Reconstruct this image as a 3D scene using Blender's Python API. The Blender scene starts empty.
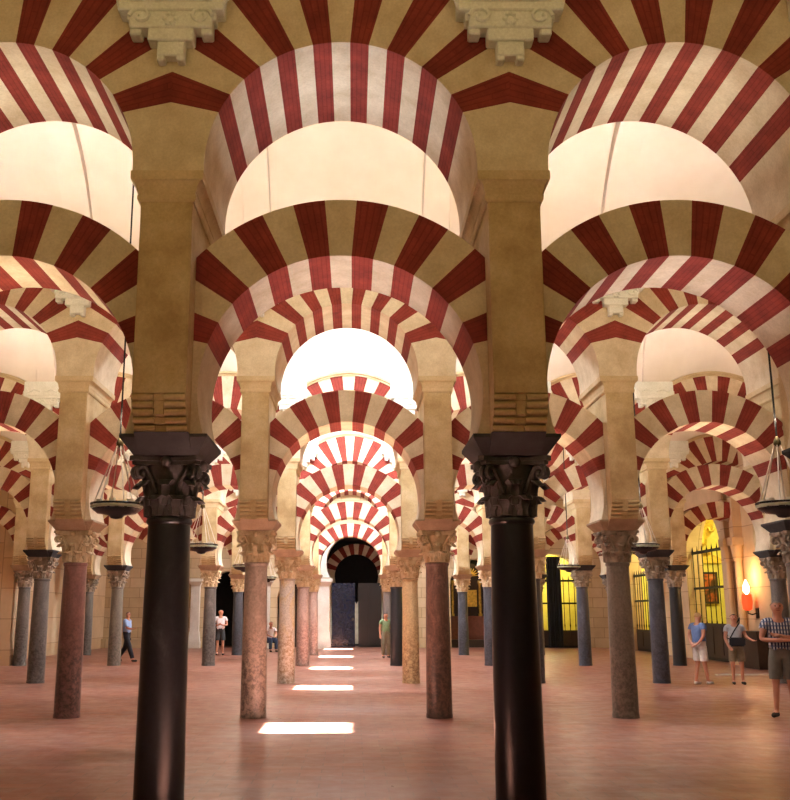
import bpy, bmesh, math, random
from mathutils import Vector, Matrix
random.seed(7)
C = bpy.context.scene.collection
PI = math.pi

# ------------------------------------------------------------------ layout (metres)
S = 2.95                      # column spacing
D = 7.61                      # distance between arcades
Y1 = 8.342                    # nearest arcade
def AY(k): return Y1 + (k - 1) * D
def CX(i): return (i - 0.5) * S
XL, XR = -11.6, 12.4          # side walls
YB = AY(6)                    # back wall
YF = -7.0
TP, TL = 0.70, 0.423          # half depth of piers / upper arches, lower arches
Z_NECK, Z_CAP, Z_IMP, Z_ROLL, Z_CB, Z_CT = 2.415, 2.92, 3.08, 3.37, 5.03, 5.30
ARC_I = {1: range(-2, 4), 2: range(-3, 5), 3: range(-3, 5), 4: range(-3, 5), 5: range(-3, 5)}
ARC_N = {1: range(-2, 3), 2: range(-3, 4), 3: range(-4, 5), 4: range(-4, 5), 5: range(-4, 5)}
DZ = {1: 0.0, 2: 0.08, 3: -0.07, 4: -0.18, 5: -0.2}   # the old arcades are not all equally tall

# ------------------------------------------------------------------ material helpers
def srgb(r, g, b):
    f = lambda c: (c / 12.92 if c <= 0.04045 else ((c + 0.055) / 1.055) ** 2.4)
    return (f(r / 255), f(g / 255), f(b / 255), 1)

class NT:
    def __init__(s, name, rough=0.7, spec=0.4, metal=0.0):
        s.m = bpy.data.materials.new(name); s.m.use_nodes = True
        s.t = s.m.node_tree; s.b = s.t.nodes['Principled BSDF']
        s.b.inputs['Roughness'].default_value = rough
        s.b.inputs['Metallic'].default_value = metal
        s.b.inputs['Specular IOR Level'].default_value = spec
    def n(s, typ, **kw):
        q = s.t.nodes.new(typ)
        for k, v in kw.items(): setattr(q, k, v)
        return q
    def l(s, a, b): s.t.links.new(a, b)
    def pos(s, scale=(1, 1, 1), kind='world', rot=(0, 0, 0)):
        mp = s.n('ShaderNodeMapping'); mp.inputs['Scale'].default_value = scale; mp.inputs['Rotation'].default_value = rot
        if kind == 'world': src = s.n('ShaderNodeNewGeometry').outputs['Position']
        else: src = s.n('ShaderNodeTexCoord').outputs['UV' if kind == 'uv' else 'Object']
        s.l(src, mp.inputs['Vector']); return mp.outputs['Vector']
    def noise(s, vec, scale, detail=5, rough=0.6, dist=0.0):
        q = s.n('ShaderNodeTexNoise'); s.l(vec, q.inputs['Vector'])
        q.inputs['Scale'].default_value = scale; q.inputs['Detail'].default_value = detail
        q.inputs['Roughness'].default_value = rough; q.inputs['Distortion'].default_value = dist
        return q.outputs['Fac']
    def ramp(s, fac, stops):
        q = s.n('ShaderNodeValToRGB'); s.l(fac, q.inputs['Fac']); e = q.color_ramp.elements
        while len(e) < len(stops): e.new(0.5)
        for a, (p, c) in zip(e, stops): a.position = p; a.color = c
        return q.outputs['Color']
    def mix(s, fac, a, b, mode='MIX'):
        q = s.n('ShaderNodeMix', data_type='RGBA', blend_type=mode)
        for sock, v in ((q.inputs[0], fac), (q.inputs[6], a), (q.inputs[7], b)):
            if hasattr(v, 'links'): s.l(v, sock)
            else: sock.default_value = v
        return q.outputs[2]
    def color(s, c):
        if hasattr(c, 'links'): s.l(c, s.b.inputs['Base Color'])
        else: s.b.inputs['Base Color'].default_value = c
    def bump(s, h, strength=0.3, dist=0.02):
        q = s.n('ShaderNodeBump'); q.inputs['Strength'].default_value = strength; q.inputs['Distance'].default_value = dist
        s.l(h, q.inputs['Height']); s.l(q.outputs['Normal'], s.b.inputs['Normal'])

def simple(name, c, rough=0.7, metal=0.0, spec=0.4, var=0.12, scale=9):
    m = NT(name, rough, spec, metal)
    v = m.noise(m.pos(), scale)
    d = tuple(x * (1 - var * 2) for x in c[:3]) + (1,)
    b = tuple(min(1, x * (1 + var)) for x in c[:3]) + (1,)
    m.color(m.ramp(v, [(0.3, d), (0.7, b)])); m.bump(v, 0.08)
    return m.m

def stone(name, a, b, c, rough=0.85, scale=2.2, bump=0.35):
    m = NT(name, rough, 0.25); p = m.pos()
    big = m.noise(p, scale, 4); fine = m.noise(p, 38, 6, 0.75)
    col = m.ramp(big, [(0.32, a), (0.52, b), (0.7, c)])
    col = m.mix(0.28, col, m.ramp(fine, [(0.35, (0.35, 0.33, 0.3, 1)), (0.65, (1, 1, 1, 1))]), 'MULTIPLY')
    m.color(col); m.bump(fine, bump, 0.012); return m.m

def marble(name, base, vein, fleck, rough=0.3, vs=3.0, amount=(0.5, 0.62), low=None):
    m = NT(name, rough, 0.5); p = m.pos((1, 1, 0.45))
    v = m.noise(p, vs, 7, 0.65, 1.4); w = m.noise(m.pos(), 26, 5, 0.7)
    col = m.ramp(v, [(amount[0] - 0.14, base), (amount[0], base), (amount[1], vein), (0.8, fleck)])
    col = m.mix(0.45, col, m.ramp(w, [(0.36, (0.3, 0.3, 0.3, 1)), (0.62, (1.0, 1.0, 1.0, 1))]), 'MULTIPLY')
    if low:                                    # wear: shaft rubbed dark/pale up to shoulder height
        sx = m.n('ShaderNodeSeparateXYZ'); m.l(m.n('ShaderNodeNewGeometry').outputs['Position'], sx.inputs[0])
        ad = m.n('ShaderNodeMath', operation='MULTIPLY_ADD'); m.l(m.noise(m.pos(), 7, 6, 0.7), ad.inputs[0])
        ad.inputs[1].default_value = 1.6; m.l(sx.outputs['Z'], ad.inputs[2])
        mr = m.n('ShaderNodeMapRange'); m.l(ad.outputs[0], mr.inputs[0])
        for k, x in ((1, 1.6), (2, 2.3), (3, 1.0), (4, 0.0)): mr.inputs[k].default_value = x
        col = m.mix(mr.outputs[0], col, m.mix(0.8, col, m.ramp(m.noise(m.pos(), 13, 6, 0.8), [(0.42, low), (0.58, base)])))
    m.color(col); m.bump(w, 0.1, 0.01); return m.m

# voussoirs
def voussoir(name, a, b, brick):
    m = NT(name, 0.88, 0.2); p = m.pos()
    big = m.noise(p, 3.2, 5, 0.65); fine = m.noise(p, 45, 5, 0.7)
    col = m.ramp(big, [(0.3, a), (0.7, b)])
    col = m.mix(0.25, col, m.ramp(fine, [(0.35, (0.45, 0.42, 0.4, 1)), (0.62, (1, 1, 1, 1))]), 'MULTIPLY')
    h = fine
    if brick:
        bt = m.n('ShaderNodeTexBrick'); m.l(m.pos((1, 1, 1), 'uv', (0, 0, PI / 2)), bt.inputs['Vector'])
        bt.inputs['Scale'].default_value = 1.0; bt.inputs['Brick Width'].default_value = 0.32
        bt.inputs['Row Height'].default_value = 0.042; bt.inputs['Mortar Size'].default_value = 0.0045
        bt.inputs['Color1'].default_value = (1, 1, 1, 1); bt.inputs['Color2'].default_value = (0.86, 0.84, 0.84, 1)
        bt.inputs['Mortar'].default_value = (0.62, 0.55, 0.52, 1)
        col = m.mix(0.7, col, bt.outputs['Color'], 'MULTIPLY')
    m.color(col); m.bump(h, 0.25, 0.01); return m.m

M = {}
M['cream'] = voussoir('limestone_voussoir', srgb(203, 185, 152), srgb(230, 217, 191), False)
M['red'] = voussoir('brick_voussoir', srgb(114, 48, 42), srgb(150, 66, 55), True)
M['pier'] = stone('pier_limestone', srgb(178, 152, 108), srgb(202, 178, 134), srgb(214, 194, 154))
M['cornice'] = stone('cornice_limestone', srgb(196, 172, 130), srgb(212, 190, 150), srgb(220, 200, 164), bump=0.15)
M['impost'] = stone('impost_stone', srgb(150, 128, 104), srgb(178, 154, 126), srgb(190, 168, 142), bump=0.15)
M['impost_dark'] = stone('impost_dark_stone', srgb(52, 52, 54), srgb(64, 64, 66), srgb(76, 76, 78), bump=0.15)
M['cap_tan'] = stone('capital_cream_marble', srgb(196, 168, 128), srgb(224, 204, 168), srgb(236, 222, 194), 0.6, 6)
M['cap_grey'] = stone('capital_grey_marble', srgb(120, 106, 92), srgb(158, 142, 124), srgb(180, 164, 146), 0.6, 6)
M['cap_dark'] = stone('capital_dark_marble', srgb(60, 58, 58), srgb(76, 74, 76), srgb(96, 94, 98), 0.45, 6)
g = srgb
M['black'] = marble('black_marble', g(18, 22, 31), g(27, 31, 41), g(60, 66, 80), 0.3, 3, (0.55, 0.66))
M['charcoal'] = marble('charcoal_granite', g(26, 29, 35), g(40, 43, 48), g(84, 86, 90), 0.36, 4, (0.5, 0.62), g(20, 20, 22))
M['tan_mottled'] = marble('mottled_tan_marble', g(160, 142, 130), g(180, 160, 146), g(204, 186, 170), 0.4, 4, (0.45, 0.6), g(40, 30, 24))
M['red_mottled'] = marble('mottled_red_breccia', g(98, 74, 66), g(126, 96, 86), g(168, 142, 130), 0.4, 5, (0.45, 0.58), g(44, 38, 36))
M['rose'] = marble('rose_marble', g(120, 88, 84), g(142, 106, 102), g(170, 138, 132), 0.32, 3, (0.45, 0.62), g(50, 44, 42))
M['olive_grey'] = marble('olive_grey_marble', g(116, 108, 98), g(132, 124, 112), g(160, 150, 138), 0.3, 3, (0.45, 0.62), g(74, 68, 62))
M['ivory'] = marble('worn_ivory_marble', g(196, 184, 170), g(206, 180, 136), g(222, 190, 130), 0.4, 2.5, (0.45, 0.6), g(120, 88, 52))
M['honey'] = marble('honey_marble', g(198, 168, 124), g(212, 184, 140), g(222, 202, 168), 0.4, 2.5, (0.45, 0.6), g(120, 82, 48))
M['slate'] = marble('slate_blue_marble', g(66, 70, 80), g(84, 88, 98), g(120, 124, 134), 0.28, 3, (0.45, 0.62), g(36, 36, 40))
M['grey'] = marble('grey_marble', g(98, 94, 92), g(120, 114, 110), g(150, 144, 138), 0.3, 3, (0.45, 0.62), g(50, 46, 44))
M['pink'] = marble('pink_marble', g(150, 126, 118), g(170, 146, 136), g(196, 176, 166), 0.35, 3, (0.45, 0.62), g(92, 62, 52))
M['carved'] = stone('carved_plaster', g(232, 234, 222), g(240, 242, 232), g(244, 246, 238), 0.8, 5, 0.2)
M['white_stone'] = stone('white_plaster_stone', g(214, 208, 200), g(226, 220, 212), g(232, 228, 222), 0.8, 2, 0.12)
M['iron'] = simple('wrought_iron', g(34, 32, 30), 0.5, 0.6)
M['gilt'] = simple('gilded_wood', g(226, 196, 96), 0.4, 0.5, var=0.2)
M['brass'] = simple('aged_brass', g(92, 84, 58), 0.35, 0.8)
M['lamp_black'] = simple('black_lamp_metal', g(26, 27, 28), 0.22, 0.5)
M['rim'] = simple('pale_lamp_rim', g(196, 204, 176), 0.4, 0.2)
M['cord'] = simple('pale_lamp_cord', g(224, 214, 198), 0.7)
M['glass_cup'] = simple('milky_glass', g(238, 232, 214), 0.15)
M['wood_dark'] = simple('dark_wood', g(48, 34, 26), 0.5)
M['wood_red'] = simple('red_brown_wood', g(112, 66, 52), 0.5)
M['door_blue'] = simple('dark_blue_door', g(15, 22, 40), 0.25)
M['yellow_plaster'] = stone('yellow_plaster', g(226, 214, 116), g(234, 224, 128), g(238, 230, 142), 0.8, 2, 0.1)

# ceiling plaster
m = NT('vault_plaster', 0.9, 0.15); v = m.noise(m.pos(), 1.2, 4)
m.color(m.ramp(v, [(0.3, g(222, 210, 196)), (0.7, g(234, 224, 212))])); m.bump(m.noise(m.pos(), 8), 0.05); M['vault'] = m.m
# wall stone with courses
def ashlar(name, a, b, mortar, rot):
    m = NT(name, 0.85, 0.2); p = m.pos((1, 1, 1), 'world', rot)
    bt = m.n('ShaderNodeTexBrick'); m.l(p, bt.inputs['Vector'])
    for k, x in (('Scale', 1.0), ('Brick Width', 0.95), ('Row Height', 0.46), ('Mortar Size', 0.012)): bt.inputs[k].default_value = x
    bt.inputs['Color1'].default_value = a; bt.inputs['Color2'].default_value = b; bt.inputs['Mortar'].default_value = mortar
    n1 = m.noise(m.pos(), 1.6, 5)
    m.color(m.mix(0.35, bt.outputs['Color'], m.ramp(n1, [(0.3, (0.5, 0.46, 0.42, 1)), (0.7, (1, 1, 1, 1))]), 'MULTIPLY'))
    m.bump(m.noise(m.pos(), 20), 0.2); return m.m
M['ashlar_b'] = ashlar('back_wall_ashlar', g(196, 172, 138), g(208, 186, 154), g(160, 138, 108), (PI / 2, 0, 0))
M['ashlar_s'] = ashlar('side_wall_ashlar', g(200, 168, 132), g(210, 182, 148), g(164, 136, 106), (PI / 2, 0, PI / 2))
# floor: worn brick pavers laid in a basket of short rows
m = NT('brick_paving', 0.42, 0.5); p = m.pos((1, 1, 1))
bt = m.n('ShaderNodeTexBrick'); m.l(p, bt.inputs['Vector'])
for k, x in (('Scale', 1.0), ('Brick Width', 0.44), ('Row Height', 0.22), ('Mortar Size', 0.007), ('Bias', -0.1)): bt.inputs[k].default_value = x
bt.inputs['Color1'].default_value = g(142, 88, 68); bt.inputs['Color2'].default_value = g(114, 64, 50); bt.inputs['Mortar'].default_value = g(96, 66, 56)
n1 = m.noise(p, 0.5, 5, 0.6); n2 = m.noise(p, 3.5, 6, 0.7)
col = m.mix(0.5, bt.outputs['Color'], m.ramp(n2, [(0.3, (0.55, 0.5, 0.48, 1)), (0.65, (1, 1, 1, 1))]), 'MULTIPLY')
col = m.mix(m.ramp(n1, [(0.42, (0, 0, 0, 1)), (0.7, (0.35, 0.35, 0.35, 1))]), col, g(150, 128, 118))
m.color(col)
rr = m.n('ShaderNodeMapRange'); m.l(n2, rr.inputs[0])
for k, x in ((1, 0.3), (2, 0.7), (3, 0.27), (4, 0.48)): rr.inputs[k].default_value = x
m.l(rr.outputs[0], m.b.inputs['Roughness'])
inv = m.n('ShaderNodeMath', operation='SUBTRACT'); inv.inputs[0].default_value = 1; m.l(bt.outputs['Fac'], inv.inputs[1])
m.bump(inv.outputs[0], 0.08, 0.003); M['floor'] = m.m
def emit(name, c, s):
    m = NT(name); m.b.inputs['Base Color'].default_value = c
    m.b.inputs['Emission Color'].default_value = c; m.b.inputs['Emission Strength'].default_value = s; return m.m
M['bulb'] = emit('glowing_bulb', (1, 0.75, 0.3, 1), 12)
M['red_glass'] = emit('lit_red_glass', (1, 0.09, 0.02, 1), 0.9)

# ------------------------------------------------------------------ mesh helpers
def to_mesh(name, bm, mats, smooth=False, recalc=True):
    if recalc: bmesh.ops.recalc_face_normals(bm, faces=bm.faces[:])
    me = bpy.data.meshes.new(name); bm.to_mesh(me); bm.free()
    for x in (mats if isinstance(mats, (list, tuple)) else [mats]): me.materials.append(x)
    if smooth:
        me.shade_smooth()
        me.set_sharp_from_angle(angle=math.radians(40))
    return me
def obj(name, me, parent=None, loc=(0, 0, 0), rz=0):
    o = bpy.data.objects.new(name, me); C.objects.link(o); o.location = loc; o.rotation_euler = (0, 0, rz)
    if parent: o.parent = parent
    return o
def tag(o, label, cat, group=None):
    o['label'] = label; o['category'] = cat
    if group: o['group'] = group
    return o
def thing(name, label, cat, loc=(0, 0, 0), rz=0, group=None):
    o = bpy.data.objects.new(name, None); C.objects.link(o); o.empty_display_size = 0.2
    o.location = loc; o.rotation_euler = (0, 0, rz); return tag(o, label, cat, group)
def struct(name, me, loc=(0, 0, 0)):
    o = obj(name, me, None, loc); o['kind'] = 'structure'; return o
def box(bm, x0, x1, y0, y1, z0, z1, mi=0):
    v = [bm.verts.new((x, y, z)) for z in (z0, z1) for y in (y0, y1) for x in (x0, x1)]
    for q in ((0, 2, 3, 1), (4, 5, 7, 6), (0, 1, 5, 4), (2, 6, 7, 3), (0, 4, 6, 2), (1, 3, 7, 5)):
        f = bm.faces.new([v[i] for i in q]); f.material_index = mi
    return v
def frustum(bm, b, t, z0, z1, mi=0):       # b, t = (x0,x1,y0,y1)
    v = [bm.verts.new((x, y, z)) for (x0, x1, y0, y1), z in ((b, z0), (t, z1)) for y in (y0, y1) for x in (x0, x1)]
    for q in ((0, 2, 3, 1), (4, 5, 7, 6), (0, 1, 5, 4), (2, 6, 7, 3), (0, 4, 6, 2), (1, 3, 7, 5)):
        bm.faces.new([v[i] for i in q]).material_index = mi
def lathe(bm, prof, n=32, cx=0, cy=0, caps=True, mi=0):
    rings = []
    for r, z in prof:
        rings.append([bm.verts.new((cx + r * math.cos(2 * PI * k / n), cy + r * math.sin(2 * PI * k / n), z)) for k in range(n)])
    for a, b in zip(rings, rings[1:]):
        for k in range(n): bm.faces.new((a[k], a[(k + 1) % n], b[(k + 1) % n], b[k])).material_index = mi
    if caps:
        bm.faces.new(rings[0][::-1]); bm.faces.new(rings[-1])
def tube(bm, pts, r, n=8, mi=0):
    pts = [Vector(p) for p in pts]; rings = []
    for j, p in enumerate(pts):
        d = (pts[min(j + 1, len(pts) - 1)] - pts[max(j - 1, 0)]).normalized()
        u = d.orthogonal().normalized() if j == 0 else (u - d * u.dot(d)).normalized()
        w = d.cross(u); rr = r[j] if isinstance(r, (list, tuple)) else r
        rings.append([bm.verts.new(p + (u * math.cos(2 * PI * k / n) + w * math.sin(2 * PI * k / n)) * rr) for k in range(n)])
    for a, b in zip(rings, rings[1:]):
        for k in range(n): bm.faces.new((a[k], a[(k + 1) % n], b[(k + 1) % n], b[k])).material_index = mi
    bm.faces.new(rings[0][::-1]); bm.faces.new(rings[-1])
def prism(bm, poly, y0, y1, mi=0):          # polygon in x,z extruded along y
    a = [bm.verts.new((x, y0, z)) for x, z in poly]; b = [bm.verts.new((x, y1, z)) for x, z in poly]
    bm.faces.new(a).material_index = mi; bm.faces.new(b[::-1]).material_index = mi
    for k in range(len(poly)):
        j = (k + 1) % len(poly); bm.faces.new((a[k], b[k], b[j], a[j])).material_index = mi
def hcyl(bm, x0, x1, y, z, r, n=12):        # horizontal rod along x
    tube(bm, [(x0, y, z), (x1, y, z)], r, n)
def evaluated(o):
    bpy.context.view_layer.update()
    dg = bpy.context.evaluated_depsgraph_get()
    me = bpy.data.meshes.new_from_object(o.evaluated_get(dg)); bpy.data.objects.remove(o); return me

# ------------------------------------------------------------------ arches
def arch_mesh(name, r, zc, zj, R, half, t, zbot, p, nred=7, cut=None, part='all'):
    bm = bmesh.new(); uv = bm.loops.layers.uv.new('UVMap')
    zcor = zc + math.sqrt(max(R * R - half * half, 0)); psic = math.atan2(half, zcor - zj)
    def inner(psi):                          # ray from joint centre to intrados circle
        s, c = math.sin(psi), math.cos(psi); b = c * (zj - zc); q = (zj - zc) ** 2 - r * r
        d = -b + math.sqrt(b * b - q); return d * s, zj + d * c
    def outer(psi):
        s, c = math.sin(psi), math.cos(psi); b = c * (zj - zc); q = (zj - zc) ** 2 - R * R
        d = -b + math.sqrt(b * b - q)
        if s * d > half: d = half / s
        return d * s, zj + d * c
    bounds = [(0.5 + j) * p for j in range(nred + 1)]
    st = []                                  # right half: (inner, outer, material)
    lst = sorted(set([0.0] + bounds + [psic]))
    for a, b in zip(lst, lst[1:]):
        k = int(math.floor((a + b) / 2 / p + 0.5)); mi = 1 if (k % 2 == 1 and k <= nred) else 0
        sub = max(1, int(round((b - a) / p * 4)))
        for q in range(sub): st.append((a + (b - a) * q / sub, mi))
    last = lst[-1]; pts = [(inner(a), outer(a), mi) for a, mi in st] + [(inner(last), outer(last), 0)]
    zi, zo = inner(last)[1], outer(last)[1]; nn = 12
    for q in range(1, nn + 1):
        f = q / nn; z = zi + (zbot - zi) * f; zz = zo + (zbot - zo) * f
        dz = z - zc; x = math.sqrt(max(r * r - dz * dz, 0)) if (z < zc and zbot < zc - 0.15) or z > zc else r
        pts.append(((x, z), (half, zz), 0))
    left = [((-a[0], a[1]), (-b[0], b[1])) for a, b, _ in pts[:0:-1]]
    mats = [pts[k - 1][2] for k in range(len(pts) - 1, 0, -1)] + [q[2] for q in pts[:-1]]
    full = left + [(a, b) for a, b, _ in pts]
    if part == 'ring': full = full[nn:-nn]; mats = mats[nn:-nn]
    if part == 'left': full = full[:nn + 1]; mats = mats[:nn]
    if part == 'right': full = full[-nn - 1:]; mats = mats[-nn:]
    vs = []; L = 0; Ls = []
    for j, (a, b) in enumerate(full):
        if j: L += math.hypot(a[0] - full[j - 1][0][0], a[1] - full[j - 1][0][1])
        Ls.append(L)
        vs.append([bm.verts.new((a[0], -t, a[1])), bm.verts.new((b[0], -t, b[1])), bm.verts.new((b[0], t, b[1])), bm.verts.new((a[0], t, a[1]))])
    for j in range(len(full) - 1):
        A, B = vs[j], vs[j + 1]; w = [0, math.hypot(full[j][1][0] - full[j][0][0], full[j][1][1] - full[j][0][1]), 0.4, 0]
        for e in range(4):
            f = bm.faces.new((A[e], B[e], B[(e + 1) % 4], A[(e + 1) % 4])); f.material_index = mats[j]
            if e == 0 or e == 2: cc = ((Ls[j], 0), (Ls[j + 1], 0), (Ls[j + 1], w[1]), (Ls[j], w[1]))
            else: cc = ((Ls[j], 0), (Ls[j + 1], 0), (Ls[j + 1], 2 * t), (Ls[j], 2 * t))
            if e == 2: cc = ((Ls[j], w[1]), (Ls[j + 1], w[1]), (Ls[j + 1], 0), (Ls[j], 0))
            for lo, c2 in zip(f.loops, cc): lo[uv].uv = c2
    for e in (vs[0], vs[-1]): bm.faces.new(e)
    if cut:                                  # arch runs into a side wall: keep x on one side
        x, keep_less = cut
        res = bmesh.ops.bisect_plane(bm, geom=bm.verts[:] + bm.edges[:] + bm.faces[:], plane_co=(x, 0, 0), plane_no=(1, 0, 0),
                               clear_outer=keep_less, clear_inner=not keep_less)
        ed = [q for q in res['geom_cut'] if isinstance(q, bmesh.types.BMEdge)]
        bmesh.ops.edgenet_fill(bm, edges=ed)
    return to_mesh(name, bm, [M['cream'], M['red']])

P = math.radians(10.27)
R_UP = 2.07; Z_UC = Z_CT + 0.07
def upper_mesh(cut=None):
    return [arch_mesh(q, 1.17, Z_UC, Z_UC + 0.25, R_UP, S / 2, TP, Z_CT, P, 7, cut if q != dead(cut) else None, q) if q != dead(cut) else None for q in ('ring', 'left', 'right')]
def lower_mesh(cut=None):
    return [arch_mesh(q, 1.205, 3.45, 3.6, 1.725, S / 2 - 0.222, TL, Z_IMP, P, 7, cut, q) if q != dead(cut) else None for q in ('ring', 'left', 'right')]
def dead(cut): return None if not cut else 'right' if cut[1] else 'left'      # springer lost inside a side wall
def molding_mesh(cut=None):                  # thin raised edge along the extrados of an upper arch
    bm = bmesh.new(); a0 = math.asin((S / 2 - 0.3) / R_UP); n = 40; rings = []
    for k in range(n + 1):
        a = -a0 + 2 * a0 * k / n
        rings.append([bm.verts.new((rr * math.sin(a), yy, Z_UC + rr * math.cos(a)))
                      for rr, yy in ((R_UP - 0.10, -TP), (R_UP - 0.10, -TP - 0.03), (R_UP - 0.06, -TP - 0.03), (R_UP - 0.05, -TP - 0.07), (R_UP + 0.0, -TP - 0.07), (R_UP + 0.0, -TP))])
    for A, B in zip(rings, rings[1:]):
        for e in range(6): bm.faces.new((A[e], B[e], B[(e + 1) % 6], A[(e + 1) % 6]))
    bm.faces.new(rings[0]); bm.faces.new(rings[-1])
    if cut:
        x, kl = cut
        bmesh.ops.bisect_plane(bm, geom=bm.verts[:] + bm.edges[:] + bm.faces[:], plane_co=(x, 0, 0), plane_no=(1, 0, 0), clear_outer=kl, clear_inner=not kl)
    return to_mesh('archivolt_molding', bm, M['cornice'])
UP, LO, MO = upper_mesh(), lower_mesh(), molding_mesh()
cutR = (XR - 4 * S - 0.002, True); cutL = (XL + 4 * S + 0.002, False)
UPR, LOR, MOR = upper_mesh(cutR), lower_mesh(cutR), molding_mesh(cutR)
UPL, LOL, MOL = upper_mesh(cutL), lower_mesh(cutL), molding_mesh(cutL)

ROW = {1: 'front', 2: 'second', 3: 'third', 4: 'fourth', 5: 'rearmost'}
ORD = {1: 'first', 2: 'second', 3: 'third', 4: 'fourth'}
def aisle(n):
    if n == 0: return 'over the central aisle'
    return 'over the %s aisle %s of centre' % (ORD[abs(n)], 'left' if n < 0 else 'right')
for k in range(1, 6):
    for n in ARC_N[k]:
        u, l, mo = (UPR, LOR, MOR) if n == 4 else (UPL, LOL, MOL) if n == -4 else (UP, LO, MO)
        t = thing('round_arch', 'upper striped round arch of the %s arcade, %s' % (ROW[k], aisle(n)), 'arch',
                  (n * S, AY(k), DZ[k]), 0, 'upper arches of the arcades')
        vr = obj('voussoir_ring', u[0], t); obj('archivolt_molding', mo, vr)
        for q in u[1:]:
            if q: obj('springer', q, t)['label'] = 'plain pale stone springer'
        t = thing('horseshoe_arch', 'lower striped horseshoe arch of the %s arcade, %s' % (ROW[k], aisle(n)), 'arch',
                  (n * S, AY(k), 0), 0, 'lower horseshoe arches of the arcades')
        for nm, q in zip(('voussoir_ring', 'springer', 'springer'), l):
            if not q: continue
            o = obj(nm, q, t)
            o.scale = (1, 1, 1 + DZ[k] / 4.2); o.location.z = -Z_IMP * DZ[k] / 4.2
            if nm == 'springer': o['label'] = 'plain pale stone springer'

# ------------------------------------------------------------------ piers
def pier_meshes(dz):
    w = 0.22; out = {}
    zb, zt = Z_CB + dz, Z_CT + dz
    bm = bmesh.new(); box(bm, -w, w, -TP, TP, Z_ROLL, zb)
    bmesh.ops.bevel(bm, geom=[e for e in bm.edges if abs(e.verts[0].co.z - e.verts[1].co.z) > 0.5], offset=0.012, segments=2, affect='EDGES')
    out['pier_shaft'] = to_mesh('pier_shaft', bm, M['pier'])
    # cornice: fillet, cavetto flaring outwards, top fascia (pointing along +-x and +-y)
    bm = bmesh.new(); prof = []
    h = zt - zb
    prof = [(0.015, 0), (0.03, 0.02), (0.03, 0.055), (0.02, 0.06), (0.025, 0.09)]
    for q in range(7):
        a = q / 6 * PI / 2; prof.append((0.03 + 0.055 * (1 - math.cos(a)), 0.09 + (h - 0.17) * math.sin(a) * 0.98))
    prof += [(0.088, h - 0.06), (0.088, h)]
    prev = None
    for dx, z in prof:
        dy = dx * 0.5
        ring = [bm.verts.new((x, y, zb + z)) for x, y in ((-w - dx, -TP - dy), (w + dx, -TP - dy), (w + dx, TP + dy), (-w - dx, TP + dy))]
        if prev:
            for e in range(4): bm.faces.new((prev[e], prev[(e + 1) % 4], ring[(e + 1) % 4], ring[e]))
        else: bm.faces.new(ring[::-1])
        prev = ring
    bm.faces.new(prev); out['cornice'] = to_mesh('cornice', bm, M['cornice'])
    # roll corbel: rows of rolls on a core that steps back to the impost
    for sgn in (-1, 1):
        bm = bmesh.new(); n = 5; hh = (Z_ROLL - Z_IMP) / n
        for q in range(n):
            z0 = Z_ROLL - hh * (q + 1); y = TP - 0.01 - 0.012 * q - 0.006 * q * q
            ys = sorted((sgn * (y - 0.02), sgn * 0.001)); box(bm, -w, w, ys[0], ys[1], z0, z0 + hh)
            for x0, x1 in ((-w, -0.045), (0.045, w)): hcyl(bm, x0, x1, sgn * (y - 0.012), z0 + hh / 2, hh * 0.46)
        ys = sorted((sgn * (TP - 0.045), sgn * 0.3))
        prism(bm, [(-0.035, Z_IMP + 0.12), (0.035, Z_IMP + 0.12), (0.035, Z_ROLL), (-0.035, Z_ROLL)], ys[0], ys[1])
        out['roll_corbel%d' % sgn] = to_mesh('roll_corbel', bm, M['pier'])
    bm = bmesh.new()
    frustum(bm, (-0.27, 0.27, -0.30, 0.30), (-0.365, 0.365, -TL - 0.02, TL + 0.02), Z_CAP, Z_IMP - 0.03)
    box(bm, -0.365, 0.365, -TL - 0.02, TL + 0.02, Z_IMP - 0.03, Z_IMP)
    frustum(bm, (-0.22, 0.22, -0.31, 0.31), (-0.225, 0.225, -TP + 0.16, TP - 0.16), Z_CAP, Z_IMP - 0.002)
    out['impost'] = to_mesh('impost', bm, M['impost'])
    return out
def side(i):
    n = -i + 1 if i < 1 else i
    return '%s %s of the central aisle' % (ORD[n], 'left' if i < 1 else 'right')
for k in range(1, 6):
    pm = pier_meshes(DZ[k])
    for i in ARC_I[k]:
        t = thing('stone_pier', 'tan stone pier of the %s arcade, %s' % (ROW[k], side(i)), 'pier',
                  (CX(i), AY(k), 0), 0, 'stone piers above the columns')
        obj('pier_shaft', pm['pier_shaft'], t); obj('cornice', pm['cornice'], t)
        obj('roll_corbel', pm['roll_corbel-1'], t); obj('roll_corbel', pm['roll_corbel1'], t)
        im = obj('impost', pm['impost'], t)
        im.material_slots[0].link = 'OBJECT'; im.material_slots[0].material = M['impost_dark'] if k == 1 or i in (-2, 3, 4) else M['impost']
        if k == 1 or i in (-2, 3, 4): im['label'] = 'dark grey impost block'

# ------------------------------------------------------------------ columns
bm = bmesh.new()
prof = [(0.212, 0), (0.212, 0.05), (0.204, 0.075), (0.206, 0.10)]
for q in range(1, 13):
    f = q / 12; prof.append((0.206 - 0.026 * f - 0.004 * math.sin(f * PI) * -1, 0.1 + (Z_NECK - 0.16) * f))
prof += [(0.192, Z_NECK - 0.05), (0.198, Z_NECK - 0.03), (0.192, Z_NECK - 0.008), (0.18, Z_NECK)]
lathe(bm, prof, 36); SHAFT = to_mesh('column_shaft', bm, M['grey'], True)
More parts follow.
